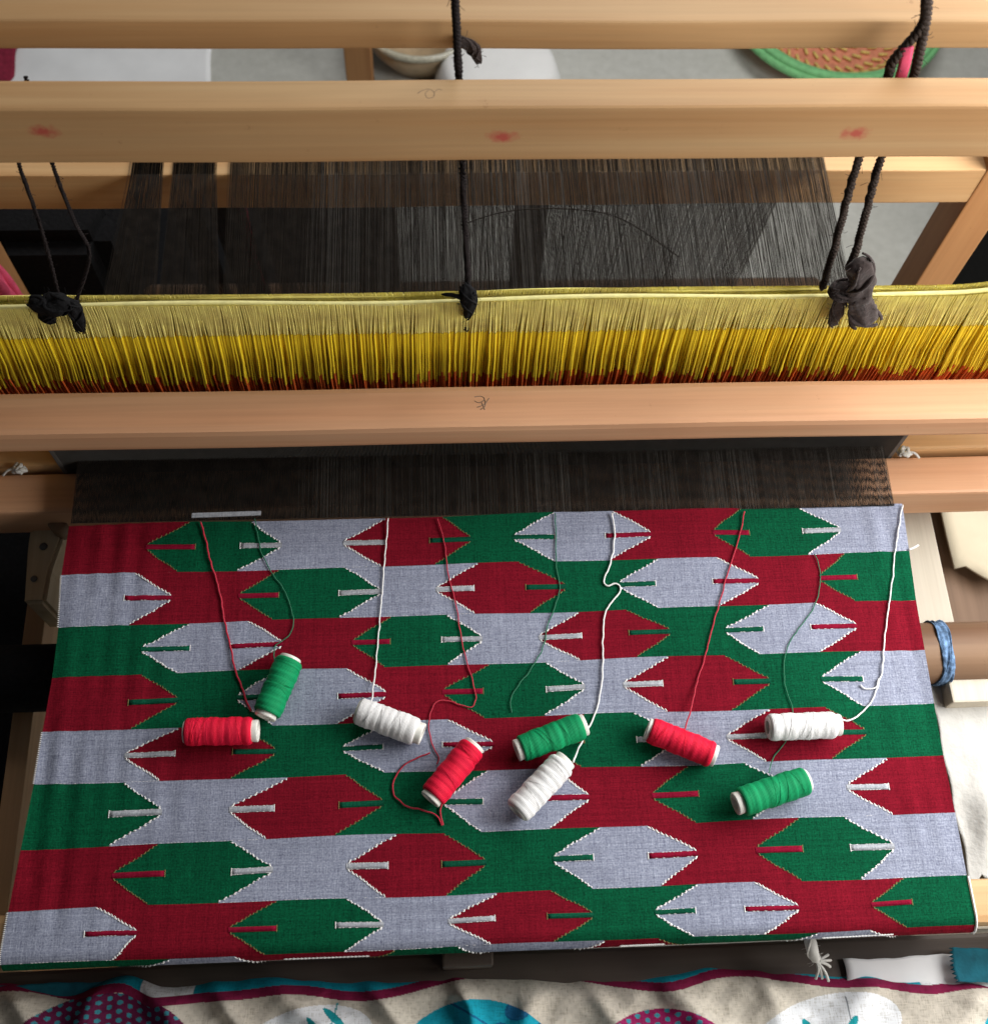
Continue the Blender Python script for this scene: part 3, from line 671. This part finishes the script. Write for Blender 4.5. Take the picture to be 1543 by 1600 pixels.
# ---------------------------------------------------------------- thread spools
def cz(x, y): return cloth_pt(x, y)[2]
GAPS = {'A': (.0026, .0032), 'B': (.0012, .0044), 'C': (.0010, .0050), 'D': (.0028, .0034), 'E': (.0040, .0030), 'F': (.0042, .0008), 'G': (.0028, .0030), 'H': (.0010, .0042), 'I': (.0050, .0020)}
def make_spool(key, color, a, b, label):
    a = Vector((a[0], a[1], 0)); b = Vector((b[0], b[1], 0)); c = (a+b)/2; L = (b-a).length; d = (b-a).normalized()
    root = tag(empty('thread_spool'), label, 'spool', 'thread spools lying on the cloth')
    R = (.0108 if color != 'white' else .0106)*(1+.04*math.sin(c.x*77+c.y*31))
    root.location = (c.x, c.y, cz(c.x, c.y)+R+.0006); root.rotation_euler = (random.random()*0, 0, math.atan2(d.y, d.x))
    ga, gb = GAPS[key]; h = L/2; w0 = -h+ga; w1 = h-gb
    prof = [(w0+.0004, .0075), (w0, R*.88), (w0+.0015, R*.97)]
    nn = 60; grooves = [random.random() for _ in range(5)]
    for i in range(nn+1):
        s = i/nn; prof.append((lerp(w0+.003, w1-.003, s), R*(.985+.020*math.sin(s*19+c.x*90)+.014*math.sin(s*47+c.y*70)+.03*(s-.5)*math.sin(c.x*200)-sum(.022*math.exp(-((s-g)/.011)**2) for g in grooves)+.006*math.sin(s*160))))
    prof += [(w1-.0015, R*.96), (w1, R*.86), (w1-.0004, .0075)]
    lathe('wound_thread', prof, M['spool_'+color], root, (0, 0, 0), (1, 0, 0), 30, True, .012)
    ro = .0082
    lathe('core', [(-h, .0052), (-h, ro), (-h+.0008, ro+.0004), (w0+.001, ro), (w1-.001, ro), (h-.0008, ro+.0004), (h, ro), (h, .0052), (-h, .0052)], M['core'], root, (0, 0, 0), (1, 0, 0), 26)
    # a few crossing outer windings
    for q in range(4):
        V, Fc = [], []; s0 = lerp(w0+.006, w1-.010, random.random()); ln = random.uniform(.006, .016)*random.choice((-1, 1))
        s1 = max(w0+.004, min(w1-.004, s0+ln))
        pts = [Vector((lerp(s0, s1, i/16), (R*1.006)*math.cos(i/16*3.4-.1), (R*1.006)*math.sin(i/16*3.4-.1))) for i in range(17)]
        tube_data(pts, .00016, 4, V, Fc); obj('outer_winding', V, Fc, M['spool_'+color], root, True)
    return root
SL = {'A': 'green thread spool lying aslant, its end near the red one', 'B': 'red thread spool lying level below the slanted green spool', 'C': 'white thread spool lying alone with a straight white thread',
      'D': 'red thread spool with a loose red loop beside it', 'E': 'green thread spool touching the thread of the white spool below it', 'F': 'white thread spool lying aslant just below a green one',
      'G': 'red thread spool lying alone between green and white spools', 'H': 'white thread spool lying level with thread curling to the selvedge', 'I': 'green thread spool below the level white spool, on grey'}
SR = {}
for c, n, a, b in SPOOLS: SR[n] = make_spool(n, c, a, b, SL[n])
def tail(spool, key, rad, color, end_up=True):
    pts = TAILS[key]; n = len(pts); P = []
    for i, (x, y) in enumerate(pts):
        z = cz(x, y)+rad+.0004
        if i == 0: z += .0006
        P.append(Vector((x, y, z)))
    if end_up: P[-1].z += .012; P[-2].z += .004
    root = SR[spool]; inv = Matrix.Translation(root.location) @ root.rotation_euler.to_matrix().to_4x4(); inv = inv.inverted()
    P = [inv @ (p+Vector((.0009*mnoise.noise(p*160), .0009*mnoise.noise(p*140+Vector((9, 0, 0))), .0003+.0004*mnoise.noise(p*110)))) for p in catmull(P, 8)]
    tube('thread_tail', P, rad, M[color], root, 6)
tail('B', 'red_a', .00075, 'red_thread', False); tail('A', 'green_a', .00042, 'green_thread', True); tail('C', 'white_a', .00060, 'white_thread')
tail('D', 'red_b', .00050, 'red_thread', False); tail('D', 'red_b_loop', .00062, 'red_thread', False); tail('D', 'red_b_stub', .00065, 'red_thread', False)
tail('E', 'green_b', .00045, 'green_thread', False); tail('F', 'white_b', .00070, 'white_thread'); tail('G', 'red_c', .00060, 'red_thread')
tail('I', 'green_c', .00042, 'green_thread'); tail('H', 'white_c', .00066, 'white_thread'); tail('H', 'white_c_tail', .00060, 'white_thread', False)

# ---------------------------------------------------------------- printed fabric over the front board
m, nt, b = new_mat('printed_linen')
at = N(nt, 'ShaderNodeAttribute', attribute_name='print'); f1 = noise(nt, (900, 140, 140), 1., 2, .6); f2 = noise(nt, (140, 900, 140), 1., 2, .6)
ff = N(nt, 'ShaderNodeMath', operation='ADD'); nt.links.new(f1.outputs['Fac'], ff.inputs[0]); nt.links.new(f2.outputs['Fac'], ff.inputs[1])
rr = ramp(nt, ff.outputs[0], [(.72, (.70, .68, .64)), (1.0, (1.05, 1.05, 1.05))])
hf = N(nt, 'ShaderNodeMath', operation='MULTIPLY'); hf.inputs[1].default_value = 1.0; nt.links.new(ff.outputs[0], hf.inputs[0])
nt.links.new(mix(nt, .8, at.outputs['Color'], rr.outputs['Color'], 'MULTIPLY'), b.inputs['Base Color']); b.inputs['Roughness'].default_value = .85; b.inputs['Specular IOR Level'].default_value = .2; bump(nt, b, ff.outputs[0], .0004, .5)
M['print'] = m
CREAM = (.60, .55, .47); TEAL = (.006, .33, .45); DTEAL = (.008, .12, .26); MAR = (.22, .012, .06); PLUM = (.30, .012, .10); WHT = (.80, .82, .85); LTEAL = (.01, .30, .34); DK = (.035, .02, .05)
def ell(x, y, cx, cy, a, bb, ang):
    c, s = math.cos(ang), math.sin(ang); dx, dy = x-cx, y-cy; u = (dx*c+dy*s)/a; w = (-dx*s+dy*c)/bb; return u*u+w*w
LEAF = [(-.075+.0, -.395, .010, .007, 1.2), (-.055, -.398, .009, .006, .3), (.010, -.383, .010, .007, .2), (.032, -.380, .009, .007, -.4), (.000, -.400, .011, .007, -.8), (.040, -.402, .010, .007, .6), (-.02, -.412, .01, .007, 0), (.02, -.418, .010, .006, 1.)]
SPRIG = [(-.140, -.392, .013, .0028, -.9), (-.128, -.383, .011, .0026, -.7), (-.118, -.398, .012, .0026, -.3), (-.175, -.402, .010, .0036, -.2), (.232, -.404, .008, .003, -.9), (.262, -.404, .009, .003, .9), (.246, -.412, .009, .003, 1.5)]
def edge_y(x):   # crest of the rolled fabric edge
    pts = [(-.50, -.352), (-.385, -.354), (-.33, -.362), (-.29, -.352), (-.26, -.364), (-.2, -.362), (-.1, -.365), (-.03, -.363), (.05, -.369), (.12, -.370), (.165, -.362), (.22, -.369), (.28, -.373), (.34, -.378), (.40, -.382), (.50, -.384)]
    for (a, ya), (bb, yb) in zip(pts, pts[1:]):
        if a <= x <= bb:
            t = (x-a)/(bb-a); t = t*t*(3-2*t); return ya+(yb-ya)*t
    return -.36
def pcol(x, y, w):
    band = w+.0022*math.sin(x*33+1)+.0014*math.sin(x*71)+.011*math.exp(-((x-.02)/.075)**4)+.004*math.exp(-((x+.36)/.03)**2)-.006*math.exp(-((x+.19)/.09)**4)
    if band < .0055:
        if (-.275 < x < -.235) or (.325 < x < .345 and band > .003): return WHT
        return TEAL
    if band < .0125: return MAR
    if ell(x, y, -.022, -.448, .074, .074, 0) < 1:
        for l in LEAF:
            e = ell(x, y, *l)
            if e < 1: return DTEAL if e > .72 else (.02, .17, .36)
        if abs((x-.0)*.6+(y+.40)) < .0009 or abs((x-.03)*-.8+(y+.39)) < .0009: return DTEAL
        return TEAL
    if ell(x, y, .405, -.432, .045, .045, 0) < 1: return TEAL
    for cx, cy, ra, rb in ((-.300, -.409, .072, .050), (.118, -.446, .066, .060)):
        if ell(x, y, cx, cy, ra, rb, 0) < 1:
            gx = (x/.0075) % 2; gy = (y/.0062) % 1; ox = .5 if gx >= 1 else 0
            if ((gx % 1)-.5)**2+(((gy+ox) % 1)-.5)**2 < .075: return (.05, .28, .36)
            return PLUM if cx > 0 else (.13, .012, .06)
    for l in SPRIG:
        if ell(x, y, *l) < 1: return LTEAL
    if abs(x+.133-(y+.40)*.25) < .0006 and -.405 < y < -.372: return LTEAL
    if abs(x-.262) < .0006 and y > -.42 and y < -.383: return (.12, .14, .16)
    for cx, cy, ra, rb in ((-.150, -.401, .052, .026), (.245, -.408, .060, .026)):
        if ell(x, y, cx, cy, ra, rb, .2) < 1: return WHT
    g = .97+.06*math.sin(x*900)*math.sin(y*900); return tuple(c*g for c in CREAM)
NX, NW = 1000, 210; X0, X1 = -.44, .44; Wd = .120
V, Fc, PC = [], [], []
FOLDS = [(-.36, .016, .9, .010), (-.255, .014, .7, .012), (-.16, .020, 1.1, .009), (-.03, .010, .25, .012), (.02, .012, -.2, .007), (.075, .012, .5, .007), (.135, .016, .8, .012), (.205, .012, .1, .006), (.275, .018, -.5, .009), (.36, .016, -.6, .008), (-.31, .012, -.3, .006), (-.21, .010, .8, .007), (-.09, .012, .9, .008)]
for i in range(NX+1):
    x = X0+(X1-X0)*i/NX; ey = edge_y(x)
    for j in range(NW+1):
        w = Wd*j/NW
        y = ey+.0085+.004*math.exp(-((x+.19)/.09)**4)-w*.98
        z = -.068-.00008/(w+.004)*8*max(0, .016-w)/.016*.10
        if w < .016: z -= .010*((.016-w)/.016)**2
        for cx, wd, sl, am in FOLDS:
            u = (x-cx-sl*(w-.02)-.002*math.sin(w*90+cx*50))/(wd*.72*(1+.6*w/.1)); z += 1.1*am*math.exp(-u*u)*(.30+.70*min(1, w/.02))*(1-.35*w/.15)
        q3 = Vector((x*28+w*14, w*40-x*9, 1.7)); z += .0012*math.sin(x*61+w*40)+.0030*(.5-abs(mnoise.noise(q3)))+.0012*mnoise.noise(q3*2.7)
        V.append((x, y, z)); PC.append(pcol(x, y, w))
for i in range(NX):
    for j in range(NW):
        a = i*(NW+1)+j; Fc.append((a, a+1, a+NW+2, a+NW+1))
lap = obj('printed_fabric', V, Fc, M['print'], None, True)
ca = lap.data.color_attributes.new('print', 'FLOAT_COLOR', 'POINT')
ca.data.foreach_set('color', [c for p in PC for c in (p[0], p[1], p[2], 1.0)])
sm = lap.modifiers.new('thickness', 'SOLIDIFY'); sm.thickness = .0006
tag(lap, 'rumpled cream printed fabric with teal and plum motifs and a maroon border', 'fabric')

# ---------------------------------------------------------------- small things round the breast beam
ts = tag(empty('cord_tassel'), 'white knotted cord tassel hanging below the rolled cloth', 'tassel')
lump('cord', [(.228, -.338, -.020), (.2315, -.350, -.030), (.2365, -.3585, -.040)], [.0030, .0048, .0042, .0030], M['white_cloth'], ts, .8, 20, .03, 2)
for e in ((.2480, -.3535, -.046), (.2500, -.3575, -.048), (.2495, -.3620, -.050), (.2420, -.3700, -.050), (.2465, -.3720, -.050), (.2370, -.3700, -.050)):
    tube('strand', catmull([(.2365, -.3580, -.040), ((.2365+e[0])/2+jit(.001), (-.358+e[1])/2, -.041), e], 4), .0011, M['white_cloth'], ts, 5)
def sheet(name, x0, x1, y0, y1, z, amp, mat, label, cat, nx=40, ny=40, freq=30, pink=False, thick=.001, zf=None):
    V, Fc = [], []; p = random.random()*6
    for i in range(nx+1):
        for j in range(ny+1):
            x = lerp(x0, x1, i/nx); y = lerp(y0, y1, j/ny); y += .03*(y1-y0)*math.sin(i*.5+p)+.015*(y1-y0)*math.sin(i*1.7)
            x += .008*(x1-x0)*math.sin(j*.35+p*2)
            zz = z+amp*(math.sin(x*freq+p+1.5*math.sin(y*freq*.6))+.6*math.sin(y*freq*1.3+x*freq*.5+p*2)+.3*math.sin((x+y)*freq*2.7))
            if zf: zz += zf(x, y)
            if pink and i == 0: x += .0035*(j % 2)
            V.append((x, y, zz))
    for i in range(nx):
        for j in range(ny): a = i*(ny+1)+j; Fc.append((a, a+1, a+ny+2, a+ny+1))
    o = obj(name, V, Fc, mat, None, True); s = o.modifiers.new('thickness', 'SOLIDIFY'); s.thickness = thick; s.offset = -1
    return tag(o, label, cat)
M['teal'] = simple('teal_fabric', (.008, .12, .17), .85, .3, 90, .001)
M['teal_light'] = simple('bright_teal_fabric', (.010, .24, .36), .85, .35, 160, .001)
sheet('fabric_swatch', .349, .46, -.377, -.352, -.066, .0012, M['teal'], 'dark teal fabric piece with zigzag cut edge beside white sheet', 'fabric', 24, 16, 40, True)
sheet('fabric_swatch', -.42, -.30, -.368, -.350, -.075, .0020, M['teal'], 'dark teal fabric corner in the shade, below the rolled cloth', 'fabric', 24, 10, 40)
sheet('white_sheet', .268, .40, -.382, -.356, -.0735, .0008, M['white_paper'], 'small white paper sheet under the dark teal fabric piece', 'paper', 20, 14, 30)
sheet('white_cloth', .395, .53, -.300, -.125, -.106, .0012, M['white_cloth'], 'crumpled white cloth hanging beside the cloth, under the brown roller', 'cloth', 60, 60, 42, zf=lambda x, y: .012*math.exp(-((x-.425-(y+.22)*.2)/.012)**2)*math.exp(-((y+.25)/.03)**2)-.25*max(0, x-.445))
box('roller_block', .405, .450, -.150, -.118, -.1215, -.088, M['pale_board'], loom, .002)
sheet('cardboard', .535, .80, .045, .40, -.300, .0010, simple('cream_cardboard', (.48, .42, .31), .8, .08, 20, .001), 'cream cardboard lying beyond the pale side rail', 'cardboard', 20, 20, 9, thick=.004)
box('floor_shade_plank', .46, .62, -.30, .30, -.36, -.320, M['shade_brown_y'], loom, .003, .0006)  # dark board added in place of the shaded floor beyond the side rail

# ---------------------------------------------------------------- things on the floor behind the loom
tag(slab('black_bag', [(-.55, .44), (-.42, .44), (-.405, .50), (-.43, .56), (-.53, .56), (-.575, .50)], -.75, -.20, M['black_fabric'], None, .02), 'black bag standing on the floor beside the loom post', 'bag')
box('lamm', -.136, -.085, .500, .525, -.75, -.16, M['dark_wood'], loom, .002); box('lamm', .060, .098, .500, .525, -.75, -.16, M['dark_wood'], loom, .002)
box('lamm_rail', -.30, .098, .498, .528, -.46, -.425, M['dark_wood'], loom, .002)
pk = tag(empty('pink_cloth'), 'bright pink cloth tied round the loom post by the black bag', 'cloth')
lump('wrap', [(-.535, .372, -.10), (-.530, .360, -.16), (-.527, .356, -.21), (-.535, .362, -.26)], [.020, .026, .028, .020], M['pink'], pk, 1.0, 28, .14, 5)
tube('maroon_ribbon', catmull([(-.253, .452, -.12), (-.255, .452, -.20), (-.254, .453, -.30), (-.25, .46, -.40)], 5), .0065, M['maroon'], loom, 6, flat=.3, up=Vector((0, 1, 0)))
sheet('paper_sheet', -.92, -.445, 1.17, 1.75, -.744, .0035, M['white_paper'], 'large white paper sheet spread on the floor behind', 'paper', 40, 40, 14)
sheet('maroon_cloth', -1.05, -.80, 1.10, 1.45, -.73, .010, M['maroon'], 'crumpled maroon cloth at the edge of the white paper', 'cloth', 30, 30, 30)
box('stool_leg', -.190, -.142, 1.18, 1.225, -.75, -.44, M['wood_z'], None, .003); tag(bpy.data.objects['stool_leg'], 'short reddish wooden post standing behind the loom', 'post')
lathe_b = tag(empty('white_basin'), 'upturned white plastic basin on the floor', 'basin')
lathe('shell', [(0, .122), (.004, .126), (.010, .122), (.05, .114), (.085, .102), (.095, .090), (.098, .05), (.098, .0005)], M['white_plastic'], lathe_b, (.085, 1.185, -.75), (0, 0, 1), 48)
bw = tag(empty('shallow_bowl'), 'tan bowl with a glossy ridged rim on the floor', 'bowl')
lathe('bowl_body', [(0, .0005), (0, .055), (.01, .070), (.05, .098), (.09, .108), (.09, .104), (.05, .092), (.012, .05), (.010, .0005)], M['tan'], bw, (-.055, 1.300, -.75), (0, 0, 1), 40)
V, Fc = tube_data([Vector((-.055+.108*math.cos(a), 1.300+.108*math.sin(a), -.658)) for a in [i*6.2832/60 for i in range(61)]], .0065, 8); obj('rim', V, Fc, M['rim'], bw, True)
# woven basket tray
bk = tag(empty('basket_tray'), 'round woven coral basket tray with green rim and yellow zigzags', 'basket')
M['coral'] = simple('coral_straw', (.72, .27, .16), .8, .25, 90, .002); M['straw_y'] = simple('yellow_straw', (.75, .58, .18), .8, .2, 90); M['green_rim'] = simple('green_straw_rim', (.20, .52, .22), .75, .2, 90, .001)
BC = Vector((.742, 1.372, -.75))
lathe('tray', [(0, .0005), (0, .14), (.02, .165), (.055, .190), (.055, .184), (.024, .160), (.008, .135), (.008, .0005)], M['coral'], bk, BC, (0, 0, 1), 56)
V, Fc = [], []
for q, (rr_, zz) in enumerate(((.194, .058), (.203, .050), (.185, .053))):
    tube_data([BC+Vector((rr_*math.cos(a), rr_*math.sin(a), zz)) for a in [i*6.2832/72 for i in range(73)]], .008, 8, V, Fc)
obj('rim', V, Fc, M['green_rim'], bk, True)
for rad in (.162, .142, .118, .092, .066):
    V, Fc = [], []; n = int(rad*330)
    for i in range(n):
        a0 = 6.2832*i/n; a1 = 6.2832*(i+.6)/n; z0 = .012 if rad < .135 else .012+(rad-.130)*.75; z1 = .012 if rad < .135 else .012+(rad+.012-.130)*.75
        tube_data([BC+Vector((rad*math.cos(a0), rad*math.sin(a0), z0)), BC+Vector(((rad+.012)*math.cos(a1), (rad+.012)*math.sin(a1), z1))], .0028, 5, V, Fc)
    obj('zigzag_ring', V, Fc, M['straw_y'], bk, True)
tag(slab('dark_box', [(.82, .60), (1.15, .60), (1.15, .86), (.88, .86)], -.75, -.50, M['black_fabric'], None, .01), 'black box standing on the floor behind the right post'.replace('right ', 'reddish corner '), 'box')
tag(slab('floor_shade_block', [(-.95, -.45), (-.455, -.45), (-.455, .30), (-.95, .30)], -.75, -.30, M['black_fabric'], None, .01), 'added black block for the floor shade beside the left side rail'.replace('left side rail', 'pawl-side rail'), 'shade block')  # black block added where the floor only lies in shadow
sheet('floor_shade_sheet', -.66, -.10, .42, 1.06, -.742, .0015, M['black_fabric'], 'added black sheet for the floor shade beneath the warp sections', 'mat', 20, 20, 9)  # black sheet laid in as the floor's shadow under the warp
